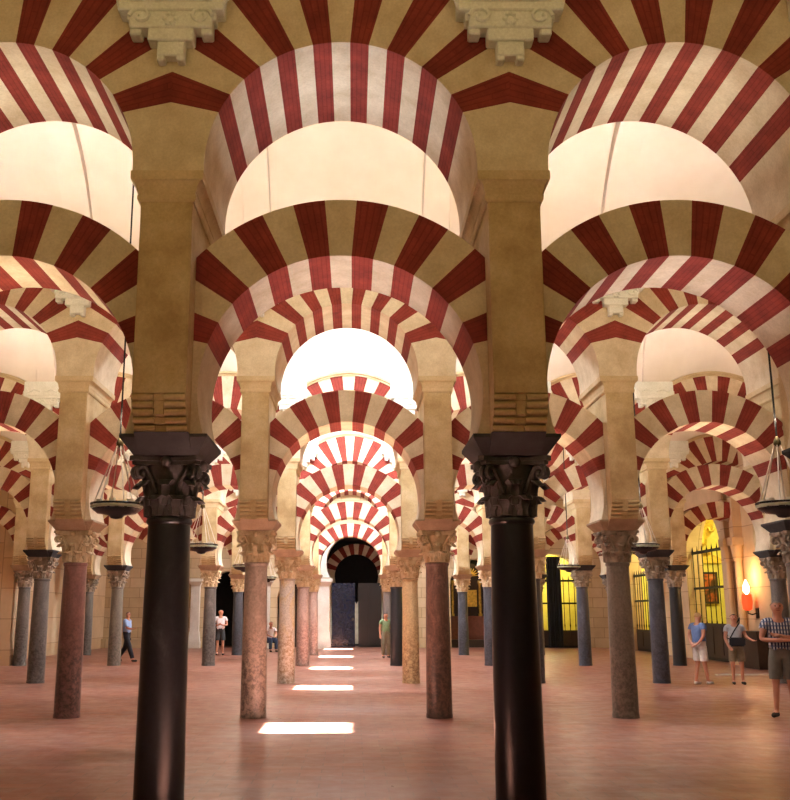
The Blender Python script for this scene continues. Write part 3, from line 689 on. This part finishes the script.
def person(label, loc, rz, height, pose, shirt, legs, shoe, hair, long_legs=False, sleeve=0.55, extra=None, seat=False):
    """pose: dict of joints (for a 1.75 m figure facing -y) overriding the standing defaults; l/r are the person's own sides at +x/-x"""
    J = {'pel': (0, 0, 0.96), 'wai': (0, 0, 1.10), 'che': (0, 0.005, 1.30), 'nec': (0, 0.01, 1.47), 'chi': (0, -0.018, 1.535), 'hea': (0, -0.012, 1.635), 'top': (0, 0.0, 1.71)}
    for s, x in (('l', 1), ('r', -1)):
        J.update({'sh' + s: (0.175 * x, 0.01, 1.415), 'el' + s: (0.235 * x, 0.03, 1.13), 'wr' + s: (0.25 * x, -0.04, 0.89), 'ha' + s: (0.25 * x, -0.06, 0.82),
                  'hi' + s: (0.09 * x, 0, 0.90), 'kn' + s: (0.105 * x, -0.015, 0.50), 'an' + s: (0.11 * x, 0.02, 0.085), 'to' + s: (0.125 * x, -0.14, 0.035)})
    J.update(pose); sc = height / 1.75
    Rd = {'pel': 0.125, 'wai': 0.122, 'che': 0.128, 'nec': 0.055, 'chi': 0.066, 'hea': 0.088, 'top': 0.062, 'sh': 0.062, 'el': 0.042, 'wr': 0.029, 'ha': 0.033, 'hi': 0.092, 'kn': 0.058, 'an': 0.036, 'to': 0.032}
    names = list(J); V = Vector
    def q(n): return tuple(V(J[n]) * sc)
    E = [('pel', 'wai'), ('wai', 'che'), ('che', 'nec'), ('nec', 'chi'), ('chi', 'hea'), ('hea', 'top')]
    for s in 'lr': E += [('che', 'sh' + s), ('sh' + s, 'el' + s), ('el' + s, 'wr' + s), ('wr' + s, 'ha' + s), ('pel', 'hi' + s), ('hi' + s, 'kn' + s), ('kn' + s, 'an' + s), ('an' + s, 'to' + s)]
    rad = lambda n: Rd.get(n, Rd.get(n[:2], 0.05)) * sc
    vv = [(q(n), rad(n)) for n in names]; ee = [(names.index(a), names.index(b)) for a, b in E]
    # nose, ears, and five fingers a hand grow from the same surface
    def grow(base, pts):
        prev = names.index(base)
        for p_, r_ in pts: vv.append((tuple(V(p_) * sc), r_ * sc)); ee.append((prev, len(vv) - 1)); prev = len(vv) - 1
    hc = V(J['hea']); fwd = V((0, -1, 0))
    if 'face' in J: fwd = V(J['face']); 
    grow('hea', [(hc + fwd * 0.104 + V((0, 0, -0.02)), 0.014)])
    rt = fwd.cross(V((0, 0, 1)))
    for s in (-1, 1): grow('hea', [(hc + rt * s * 0.098 + V((0, 0, -0.012)), 0.016)])
    for s in 'lr':
        h = V(J['ha' + s]); d = (h - V(J['wr' + s])).normalized(); a = d.orthogonal().normalized()
        a = V((1, 0, 0)) - d * d.x; a = a.normalized() if a.length > 0.2 else d.orthogonal().normalized(); nrm = d.cross(a)
        for f, ln in ((-0.027, 0.062), (-0.009, 0.075), (0.009, 0.07), (0.026, 0.055)):
            b0 = h + a * f + d * 0.03; grow('ha' + s, [(b0, 0.0105), (b0 + d * ln * 0.6 + nrm * 0.008, 0.0085), (b0 + d * ln + nrm * 0.028, 0.007)])
        th = -a if s == 'l' else a
        grow('wr' + s, [(h + th * 0.035 - d * 0.01, 0.011), (h + th * 0.045 + d * 0.035, 0.008)])
    t = thing('person', label, 'person', loc, rz)
    for k_ in list(J):
        if k_ == 'face': del J[k_]
    body = obj('body', skin('body', vv, ee, M['skin'], names.index('pel'), 2), t)
    # garments and hair are shells lifted off the body surface
    bone = [(a, b, V(J[a]) * sc, V(J[b]) * sc) for a, b in E]
    def near(p_):
        best = (9e9, None, None, 0)
        for a, b, A, B in bone:
            d = B - A; tt = max(0.0, min(1.0, (p_ - A).dot(d) / d.length_squared)); q_ = (p_ - A - d * tt).length
            q_ -= (rad(a) * (1 - tt) + rad(b) * tt) * 0.9
            if q_ < best[0]: best = (q_, a, b, tt)
        return best[1:]
    bme = body.data; where = [near(v.co) for v in bme.vertices]
    def shell(nm, test, off, mat):
        keep = [p_ for p_ in bme.polygons if all(test(*where[v], bme.vertices[v].co) for v in p_.vertices)]
        ids = sorted({v for p_ in keep for v in p_.vertices}); mp = {}
        bm = bmesh.new()
        for v in ids:
            q_ = bme.vertices[v]; mp[v] = bm.verts.new(q_.co + q_.normal * off(*where[v]) * sc)
        for p_ in keep: bm.faces.new([mp[v] for v in p_.vertices])
        bmesh.ops.smooth_vert(bm, verts=[v for v in bm.verts if v.is_boundary], factor=0.5, use_axis_x=True, use_axis_y=True, use_axis_z=True)
        geo = bmesh.ops.solidify(bm, geom=bm.faces[:], thickness=0.006 * sc)
        return obj(nm, to_mesh(nm, bm, mat, True), t)
    def is_shirt(a, b, tt, co):
        if (a, b) == ('pel', 'wai'): return tt > 0.02
        if (a, b) == ('wai', 'che'): return True
        if (a, b) == ('che', 'nec'): return tt < 0.8
        if b[:2] == 'sh': return True
        return a[:2] == 'sh' and tt < sleeve
    def is_low(a, b, tt, co):
        if (a, b) == ('pel', 'wai'): return tt < 0.75
        if b[:2] == 'hi': return True
        if a[:2] == 'hi': return long_legs or tt < 0.88
        return long_legs and a[:2] == 'kn' and tt < 0.93
    shell('shirt', is_shirt, lambda a, b, tt: 0.034 if a in ('pel', 'wai') else 0.02 if a == 'che' else 0.026, shirt)
    shell('trousers' if long_legs else 'shorts', is_low, lambda a, b, tt: 0.016 if a == 'pel' else 0.02 + 0.02 * tt if a[:2] == 'hi' else 0.032, legs)
    def is_hair(a, b, tt, co):
        if b not in ('hea', 'top'): return False
        q_ = (co - hc * sc) / sc
        if q_.z < -0.07 or (abs(q_.dot(rt)) > 0.082 and q_.z < 0.0): return False
        return q_.dot(fwd) < 0.012 or q_.z > 0.036
    shell('hair', is_hair, lambda a, b, tt: 0.012, hair)
    for s in 'lr':
        a, b = V(J['an' + s]), V(J['to' + s]); d = (b - a); d.z = 0; d.normalize()
        obj('shoe', skin('shoe', [(tuple((V((a.x, a.y, b.z + 0.012)) - d * 0.05) * sc), 0.042 * sc), (tuple((V((a.x, a.y, b.z + 0.016)) + d * 0.05) * sc), 0.046 * sc), (tuple((b + d * 0.03 + V((0, 0, 0.004))) * sc), 0.036 * sc)], [(0, 1), (1, 2)], shoe), t)
    for s in (-1, 1):
        bm = bmesh.new(); bmesh.ops.create_icosphere(bm, subdivisions=2, radius=0.011 * sc, matrix=Matrix.Translation((hc + fwd * 0.084 + rt * s * 0.034 + V((0, 0, 0.006))) * sc)); obj('eye', to_mesh('eye', bm, M['eye'], True), t)
    bm = bmesh.new(); mth = hc + fwd * 0.087 + V((0, 0, -0.06)); tube(bm, [(mth + rt * s * 0.022) * sc for s in (-1, 0, 1)], 0.006 * sc, 6); obj('mouth', to_mesh('mouth', bm, M['lip'], True), t)
    if extra: extra(t, J, sc)
    return t
def gy(ybase): return 1634.0 / (ybase - 612.0)
def gx(px, Y): return (px - 353.2) * Y * 0.9776 / 964.25 + 0.109

# man with arms crossed
Yp = 15.9
person('man with folded arms in a checked shirt and grey shorts, standing at right edge', (gx(777, Yp), Yp, 0), math.radians(-14), 1.84,
       {'ell': (0.27, -0.05, 1.15), 'wrl': (0.02, -0.20, 1.19), 'hal': (-0.06, -0.205, 1.20), 'elr': (-0.27, -0.05, 1.14), 'wrr': (-0.02, -0.225, 1.13), 'har': (0.07, -0.215, 1.14),
        'anl': (0.14, 0.03, 0.085), 'tol': (0.19, -0.12, 0.035), 'anr': (-0.13, 0.0, 0.085), 'tor': (-0.20, -0.14, 0.035)},
       M['checked'], M['grey_shorts'], M['shoe_dark'], M['hair_grey'])
# woman, blue shirt and white shorts, hands behind
person('visitor in a blue shirt, white shorts and white shoes near the chapels', (gx(697, 23.0), 23.0, 0), math.radians(120), 1.66,
       {'ell': (0.22, 0.10, 1.14), 'wrl': (0.12, 0.17, 0.98), 'hal': (0.06, 0.19, 0.95), 'elr': (-0.22, 0.10, 1.14), 'wrr': (-0.1, 0.17, 0.96), 'har': (-0.04, 0.2, 0.94),
        'anl': (0.1, 0.10, 0.085), 'tol': (0.11, -0.05, 0.035), 'anr': (-0.1, -0.1, 0.085), 'tor': (-0.11, -0.25, 0.035)},
       M['navy_shirt'], M['white_shorts'], M['shoe_white'], M['hair_fair'])
def bag(t, J, sc):
    bm = bmesh.new(); box(bm, -0.17, 0.17, -0.27, -0.16, 0.86, 1.06); bmesh.ops.bevel(bm, geom=bm.edges[:], offset=0.03, segments=3, affect='EDGES')
    b = tag(obj('shoulder_bag', to_mesh('shoulder_bag', bm, M['bag'], True), None, t.location), 'black shoulder bag hanging from the visitor in the pale grey top', 'bag')
    b.rotation_euler = t.rotation_euler
    bm = bmesh.new(); tube(bm, [(-0.15, -0.2, 1.04), (-0.05, -0.185, 1.2), (0.09, -0.12, 1.38), (0.13, 0.0, 1.5), (0.1, 0.13, 1.4), (-0.08, 0.17, 1.2), (-0.19, 0.02, 1.05), (-0.15, -0.2, 1.02)], 0.014, 6)
    obj('strap', to_mesh('strap', bm, M['bag'], True), b)
person('visitor in a pale grey top and khaki shorts wearing a black shoulder bag', (gx(733, 23.0), 23.0, 0), math.radians(-10), 1.62,
       {'ell': (0.26, -0.02, 1.16), 'wrl': (0.34, -0.18, 1.08), 'hal': (0.38, -0.25, 1.07), 'elr': (-0.24, 0.0, 1.13), 'wrr': (-0.2, -0.13, 0.93), 'har': (-0.17, -0.18, 0.88)},
       M['pale_top'], M['khaki'], M['shoe_dark'], M['hair_dark'], extra=bag)
# walking man, left
person('man in a light blue shirt and dark trousers walking on the left', (gx(128, 33.6), 33.6, 0), math.radians(75), 1.68,
       {'anl': (0.1, 0.36, 0.12), 'knl': (0.1, 0.08, 0.5), 'tol': (0.11, 0.24, 0.035), 'anr': (-0.1, -0.32, 0.085), 'knr': (-0.1, -0.16, 0.51), 'tor': (-0.1, -0.47, 0.035),
        'elr': (-0.24, -0.12, 1.15), 'wrr': (-0.2, -0.34, 1.12), 'har': (-0.18, -0.4, 1.14), 'ell': (0.23, 0.1, 1.14), 'wrl': (0.24, 0.04, 0.92), 'hal': (0.24, 0.02, 0.85)},
       M['blue_shirt'], M['dark_trousers'], M['shoe_dark'], M['hair_dark'], True, 0.9)
person('man in a white shirt and dark shorts standing by the dark left doorway', (gx(221, 38.5), 38.5, 0), math.radians(5), 1.76,
       {'elr': (-0.25, -0.02, 1.14), 'wrr': (-0.1, -0.2, 1.13), 'har': (-0.05, -0.24, 1.16), 'ell': (0.25, -0.02, 1.14), 'wrl': (0.12, -0.2, 1.13), 'hal': (0.06, -0.24, 1.15)},
       M['white_shirt'], cloth('dark_short_cloth', g(58, 60, 62)), M['shoe_dark'], M['hair_grey'])
person('woman in a green top standing behind the columns right of the central door', (gx(385.5, 36.3), 36.3, 0), math.radians(20), 1.64, {},
       M['green_top'], M['khaki'], M['shoe_dark'], M['hair_dark'], True)
# seated visitor and the bench
Ys = 42.0; Xs = gx(271, Ys)
t = thing('bench', 'low dark bench carrying the seated visitor in jeans', 'bench', (Xs, Ys + 0.12, 0))
bm = bmesh.new(); box(bm, -0.7, 0.7, -0.2, 0.2, 0.36, 0.42); obj('seat', to_mesh('seat', bm, M['wood_dark']), t)
for sx in (-1, 1):
    for sy in (-1, 1):
        bm = bmesh.new(); box(bm, sx * 0.62 - 0.035, sx * 0.62 + 0.035, sy * 0.14 - 0.035, sy * 0.14 + 0.035, 0, 0.36); obj('leg', to_mesh('leg', bm, M['wood_dark']), t)
sit = {}
for n_, p_ in {'pel': (0, 0.08, 0.53), 'wai': (0, 0.07, 0.67), 'che': (0, 0.03, 0.87), 'nec': (0, 0.0, 1.04), 'chi': (0, -0.04, 1.10), 'hea': (0, -0.045, 1.2), 'top': (0, -0.035, 1.275)}.items(): sit[n_] = p_
for s, x in (('l', 1), ('r', -1)):
    sit.update({'sh' + s: (0.175 * x, 0.02, 0.985), 'el' + s: (0.24 * x, -0.1, 0.74), 'wr' + s: (0.12 * x, -0.3, 0.66), 'ha' + s: (0.08 * x, -0.36, 0.64), 'hi' + s: (0.1 * x, 0.04, 0.51), 'kn' + s: (0.13 * x, -0.38, 0.49), 'an' + s: (0.13 * x, -0.36, 0.085), 'to' + s: (0.14 * x, -0.5, 0.035)})
person('seated visitor in a white top and jeans on the dark bench', (Xs, Ys, 0), math.radians(25), 1.7, sit, M['white_shirt'], M['jeans'], M['shoe_dark'], M['hair_dark'], True)

# gilded figure above the chapel grille
t = thing('gilded_statue', 'gilded figure raised above the iron grille of the right chapel', 'statue', (13.72, 37.95, 0.5), 0.2)
bm = bmesh.new(); lathe(bm, [(0.3, 3.3), (0.34, 3.36), (0.3, 3.42), (0.26, 3.5)], 20); obj('base', to_mesh('base', bm, M['gilt'], True), t)
fv = [((0, 0, 3.6), 0.26), ((0, 0, 3.95), 0.2), ((0, 0, 4.35), 0.2), ((0, 0, 4.6), 0.08), ((0, 0, 4.78), 0.13), ((0, 0, 4.9), 0.1), ((0.24, 0, 4.45), 0.09), ((0.42, -0.1, 4.2), 0.07), ((0.5, -0.2, 4.4), 0.06),
      ((-0.24, 0, 4.45), 0.09), ((-0.42, -0.08, 4.15), 0.07), ((-0.36, -0.25, 4.0), 0.06)]
obj('figure', skin('figure', fv, [(0, 1), (1, 2), (2, 3), (3, 4), (4, 5), (2, 6), (6, 7), (7, 8), (2, 9), (9, 10), (10, 11)], M['gilt']), t)
for s in (-1, 1):
    bm = bmesh.new(); pl = [(s * 0.1, 4.35), (s * 0.35, 4.75), (s * 0.62, 4.9), (s * 0.66, 4.6), (s * 0.56, 4.3), (s * 0.42, 4.05), (s * 0.22, 3.95)]
    prism(bm, pl, 0.12, 0.18); obj('wing', to_mesh('wing', bm, M['gilt']), t)

t = thing('altarpiece', 'yellow altarpiece carrying the gilded figure inside the right chapel', 'altarpiece', (13.72, 38.0, 0))
bm = bmesh.new(); box(bm, -0.68, 0.68, -0.1, 0.25, 1.05, 3.5); obj('panel', to_mesh('panel', bm, M['yellow_plaster']), t)
bm = bmesh.new(); box(bm, -0.72, 0.72, -0.3, 0.25, 0, 1.05); obj('altar_table', to_mesh('altar_table', bm, M['wood_dark']), t)
bm = bmesh.new(); box(bm, -0.74, 0.74, -0.22, 0.25, 3.5, 3.62); frustum(bm, (-0.74, 0.74, -0.2, 0.25), (-0.4, 0.4, -0.2, 0.25), 3.62, 3.8); obj('cornice', to_mesh('cornice', bm, M['gilt']), t)
# altar with gilded retable in the back wall chapel
t = thing('altar', 'red-brown altar with gilded retable in the dark back chapel', 'altar', (5.9, YB + 1.6, 0))
bm = bmesh.new(); box(bm, -1.15, 1.15, -0.45, 0.3, 0.35, 1.35); box(bm, -1.2, 1.2, -0.5, 0.3, 1.35, 1.45)
for x in (-0.8, 0, 0.8): box(bm, x - 0.3, x + 0.3, -0.48, -0.44, 0.5, 1.2)
obj('altar_table', to_mesh('altar_table', bm, M['wood_red']), t)
bm = bmesh.new(); box(bm, -1.25, 1.25, -0.9, 0.3, 0, 0.35); obj('step', to_mesh('step', bm, M['wood_dark']), t)
bm = bmesh.new(); box(bm, -1.1, 1.1, 0.1, 0.3, 1.45, 3.2); prism(bm, [(-1.1, 3.2), (1.1, 3.2), (0.7, 3.7), (0, 4.0), (-0.7, 3.7)], 0.1, 0.3); obj('retable_panel', to_mesh('retable_panel', bm, M['wood_dark']), t)
for x in (-0.95, -0.4, 0.4, 0.95):
    bm = bmesh.new(); lathe(bm, [(0.09, 1.45), (0.09, 1.55), (0.06, 1.6), (0.075, 2.1), (0.055, 2.9), (0.1, 3.05), (0.1, 3.15)], 14, x, 0.02); obj('retable_column', to_mesh('retable_column', bm, M['gilt'], True), t)
bm = bmesh.new()
for a in range(9): tube(bm, [(0, 0.06, 3.4), (0.35 * math.cos(a * PI / 8), 0.06, 3.4 + 0.35 * math.sin(a * PI / 8))], [0.05, 0.015], 6)
obj('gilt_sunburst', to_mesh('gilt_sunburst', bm, M['gilt']), t)
bm = bmesh.new(); box(bm, -0.25, 0.25, 0.02, 0.1, 1.9, 2.7); obj('gilt_panel', to_mesh('gilt_panel', bm, M['gilt']), t)

# red wall lamp on the right wall and the dark chest below it
t = thing('wall_lamp', 'lit red glass lamp on a bracket on the pink right wall', 'lamp', (XR, 29.95, 0), -PI / 2)
bm = bmesh.new(); box(bm, -0.1, 0.1, -0.03, 0.0, 1.45, 1.75); tube(bm, [(0, -0.02, 1.6), (0, -0.18, 1.56), (0, -0.3, 1.6), (0, -0.3, 1.68)], 0.02, 8); obj('bracket', to_mesh('bracket', bm, M['iron']), t)
bm = bmesh.new(); lathe(bm, [(0.06, 1.68), (0.13, 1.72), (0.16, 1.95), (0.14, 2.16)], 20, 0, -0.3); obj('red_shade', to_mesh('red_shade', bm, M['red_glass'], True), t)
bm = bmesh.new(); lathe(bm, [(0.02, 2.16), (0.1, 2.26), (0.09, 2.42), (0.015, 2.6)], 16, 0, -0.3); obj('flame_bulb', to_mesh('flame_bulb', bm, M['bulb'], True), t)
t = thing('chest', 'dark wooden chest against the right wall under the red lamp', 'chest', (XR - 0.3, 29.6, 0), -PI / 2)
bm = bmesh.new(); box(bm, -0.75, 0.75, -0.25, 0.25, 0.08, 1.0); box(bm, -0.7, 0.7, -0.22, 0.22, 0, 0.08); obj('body', to_mesh('chest_body', bm, M['wood_dark']), t)
bm = bmesh.new(); box(bm, -0.8, 0.8, -0.29, 0.27, 1.0, 1.08); obj('lid', to_mesh('chest_lid', bm, M['wood_dark']), t)

# ------------------------------------------------------------------ hanging lamps
def lamp_meshes():
    o = {}
    bm = bmesh.new(); lathe(bm, [(0.02, -0.13), (0.07, -0.12), (0.1, -0.085), (0.24, -0.06), (0.305, -0.01), (0.305, 0.0), (0.28, 0.0), (0.2, -0.03), (0.01, -0.05)], 32); o['dish'] = to_mesh('dish', bm, M['lamp_black'], True)
    bm = bmesh.new(); pts = [(0.312 * math.cos(a * PI / 20), 0.312 * math.sin(a * PI / 20), 0.02) for a in range(41)]; tube(bm, pts, 0.016, 8); o['rim'] = to_mesh('rim', bm, M['rim'], True)
    bm = bmesh.new(); pts = [(0.318 * math.cos(a * PI / 20), 0.318 * math.sin(a * PI / 20), 0.055) for a in range(41)]; tube(bm, pts, 0.014, 8); o['band'] = to_mesh('band', bm, M['lamp_black'], True)
    for q in range(6):
        a = q * PI / 3; bm = bmesh.new(); tube(bm, [(0.30 * math.cos(a), 0.30 * math.sin(a), 0.05), (0.03 * math.cos(a), 0.03 * math.sin(a), 0.82)], 0.008, 6); o['cord%d' % q] = to_mesh('cord', bm, M['cord'])
    bm = bmesh.new(); lathe(bm, [(0.015, 0.0), (0.03, 0.03), (0.04, 0.1), (0.042, 0.14)], 12); o['cup'] = to_mesh('glass_cup', bm, M['glass_cup'], True)
    bm = bmesh.new(); lathe(bm, [(0.01, 0.78), (0.045, 0.8), (0.05, 0.84), (0.03, 0.88), (0.01, 0.92)], 14); o['crown'] = to_mesh('crown', bm, M['brass'], True)
    return o
LM = lamp_meshes()
point_later = []
LAMPS = [(-2.87, 12.15, 2.9, 'in the first bay, left of the nearest dark column'), (5.55, 12.2, 2.92, 'cut by the right edge of the view'),
         (-2.95, 19.6, 2.9, 'in the second bay, left of the central aisle'), (5.95, 19.6, 2.9, 'in the second bay, beside the olive grey column'),
         (-2.95, 27.4, 2.86, 'in the third bay, left of the central aisle'), (6.2, 27.6, 2.86, 'in the third bay, right of the black column'),
         (-2.95, 35.0, 2.8, 'in the fourth bay, left of the central aisle')]
for x, y, z, d in LAMPS:
    point_later.append((x, y, z + 1.15))
    t = thing('hanging_lamp', 'black dish hanging lamp ' + d, 'lamp', (x, y, z), 0, 'dish lamps hanging in the aisles')
    for nm in ('dish', 'rim', 'band', 'crown'): obj(nm, LM[nm], t)
    for q in range(6):
        obj('cord', LM['cord%d' % q], t); obj('glass_cup', LM['cup'], t, (0.22 * math.cos(q * PI / 3 + 0.5), 0.22 * math.sin(q * PI / 3 + 0.5), -0.03))
    bm = bmesh.new(); tube(bm, [(0, 0, 0.9), (0, 0, Z_SPR + RISE - 0.02 - z)], 0.013, 6); obj('chain', to_mesh('chain', bm, M['iron']), t)

# ------------------------------------------------------------------ light
def area(name, loc, size, energy, color, rot=(0, 0, 0), spread=None):
    l = bpy.data.lights.new(name, 'AREA'); l.shape = 'RECTANGLE'; l.size, l.size_y = size; l.energy = energy; l.color = color
    if spread: l.spread = spread
    o = bpy.data.objects.new(name, l); o.location = loc; o.rotation_euler = rot; C.objects.link(o); return o
def point(name, loc, energy, color, r=0.1):
    l = bpy.data.lights.new(name, 'POINT'); l.energy = energy; l.color = color; l.shadow_soft_size = r
    o = bpy.data.objects.new(name, l); o.location = loc; C.objects.link(o); return o
sun = bpy.data.lights.new('sun', 'SUN'); sun.energy = 600; sun.angle = math.radians(1.3); sun.color = (1, 0.97, 0.93)
so = bpy.data.objects.new('sun', sun); C.objects.link(so)
so.rotation_euler = Vector((-0.55, 2.4, -(Z_SPR + RISE))).to_track_quat('-Z', 'Y').to_euler()
COOL = (0.90, 0.92, 1.0); DAY = (0.92, 0.96, 1.0); WARM = (1.0, 0.72, 0.31); AMB = (1.0, 0.73, 0.38); ROSE = (1.0, 0.87, 0.80)
zt = Z_SPR + RISE - 0.05
for k, e in zip(range(1, 6), (150, 1100, 2100, 2500, 1800)):  # daylight through the roof lights of the central aisle
    area('roof_light', (0, AY(k) + D / 2, zt), (1.3, 1.5), e, DAY)
def fixture(n, k, e, color, tilt, y=0.28, size=(0.7, 0.25), spread=None):   # unseen lamps assumed on top of the lower arches
    z = 5.26 + DZ.get(k, 0)
    return area('arch_lamp', (n * S, AY(k) + y, z), size, e, color, (math.radians(tilt), 0, 0), spread)
for n in range(-2, 3): fixture(n, 0, 42, WARM, 180 - 48)  # added warm row at the unbuilt arcade near the camera, lighting the front faces
for k in range(1, 6):
    for n in range(-3, 4):
        if n not in ARC_N[k]: continue
        f = 0.8 if n >= 2 else 1
        fixture(n, k, {1: 31, 2: 36, 3: 30, 4: 30, 5: 16}[k] * f * (0.8 if n == 0 and k > 1 else 1), AMB if k == 1 or abs(n) > 1 else (0.93, 0.94, 1.0) if n == 0 else ROSE, 180 - 64, 0.38, (0.7, 0.12), math.radians(98))
        fixture(n, k, {1: 43, 2: 60, 3: 55, 4: 55, 5: 25}[k] * f * (0.22 if n == 0 else 1), ROSE, 180 - 47, 0.36, (0.9, 0.12), math.radians(64))
        fixture(n, k, {1: 10.5, 2: 9.5}.get(k, 8.0), (COOL if k == 1 else (1, 0.86, 0.72)) if n == 0 else (1, 0.90, 0.76), 180, 0.0, (0.5, 0.9), math.radians(140))
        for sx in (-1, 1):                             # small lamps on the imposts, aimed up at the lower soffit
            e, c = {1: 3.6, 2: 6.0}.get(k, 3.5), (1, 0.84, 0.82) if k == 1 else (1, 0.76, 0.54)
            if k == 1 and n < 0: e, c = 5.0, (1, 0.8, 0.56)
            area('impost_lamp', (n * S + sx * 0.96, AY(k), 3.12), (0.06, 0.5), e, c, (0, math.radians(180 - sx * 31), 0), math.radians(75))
for k, e in ((1, 34), (2, 30), (3, 24)):              # added cool fills under the side vault crowns, for a pale floor band
    for n in (-3, -2, -1, 1, 2, 3):
        area('vault_fill', (n * S, AY(k) + D / 2 + 0.9, zt - 0.12), (1.4, 0.3), e, (0.82, 0.9, 1.0), (0, 0, 0), math.radians(38))
YEL = (1.0, 0.93, 0.42)
point('chapel_lamp', (XR + 1.6, 34.3, 5.4), 420, YEL, 0.3); point('chapel_lamp', (XR + 1.6, 41.8, 4.6), 420, YEL, 0.3); point('chapel_lamp', (9.6, YB + 1.6, 4.4), 320, YEL, 0.3)
for q in point_later: point('oil_lamp_light', q, 70, (1, 0.8, 0.62), 0.08)
point('wall_lamp_light', (XR - 0.35, 29.95, 2.75), 60, (1, 0.55, 0.2), 0.06)
point('altar_lamp', (5.9, YB + 1.0, 4.4), 40, WARM, 0.2)
w = bpy.data.worlds.new('World'); bpy.context.scene.world = w; w.use_nodes = True
bg = w.node_tree.nodes['Background']; sky = w.node_tree.nodes.new('ShaderNodeTexSky'); sky.sky_type = 'HOSEK_WILKIE'; sky.sun_direction = (0.05, -0.2, 0.95)
w.node_tree.links.new(sky.outputs[0], bg.inputs[0]); bg.inputs[1].default_value = 1.0

# ------------------------------------------------------------------ camera
cam = bpy.data.cameras.new('camera'); co = bpy.data.objects.new('camera', cam); C.objects.link(co)
F, PXC, PYC = 964.25, 353.2, 404.7
cam.sensor_fit = 'VERTICAL'; cam.sensor_height = 36; cam.sensor_width = 36 * 790 / 800; cam.lens = F / 800 * 36
cam.shift_x = (395 - PXC) / 800; cam.shift_y = (PYC - 400) / 800
cam.clip_end = 200; co.location = (0.109, 0, 1.623); co.rotation_euler = (PI / 2 + 0.2122, 0, 0)
sc = bpy.context.scene; sc.camera = co
sc.view_settings.view_transform = 'Standard'; sc.view_settings.look = 'None'; sc.view_settings.gamma = 1; sc.view_settings.exposure = 0.0
sc.cycles.use_denoising = True
sc.cycles.max_bounces = 8; sc.cycles.diffuse_bounces = 5; sc.cycles.sample_clamp_indirect = 6
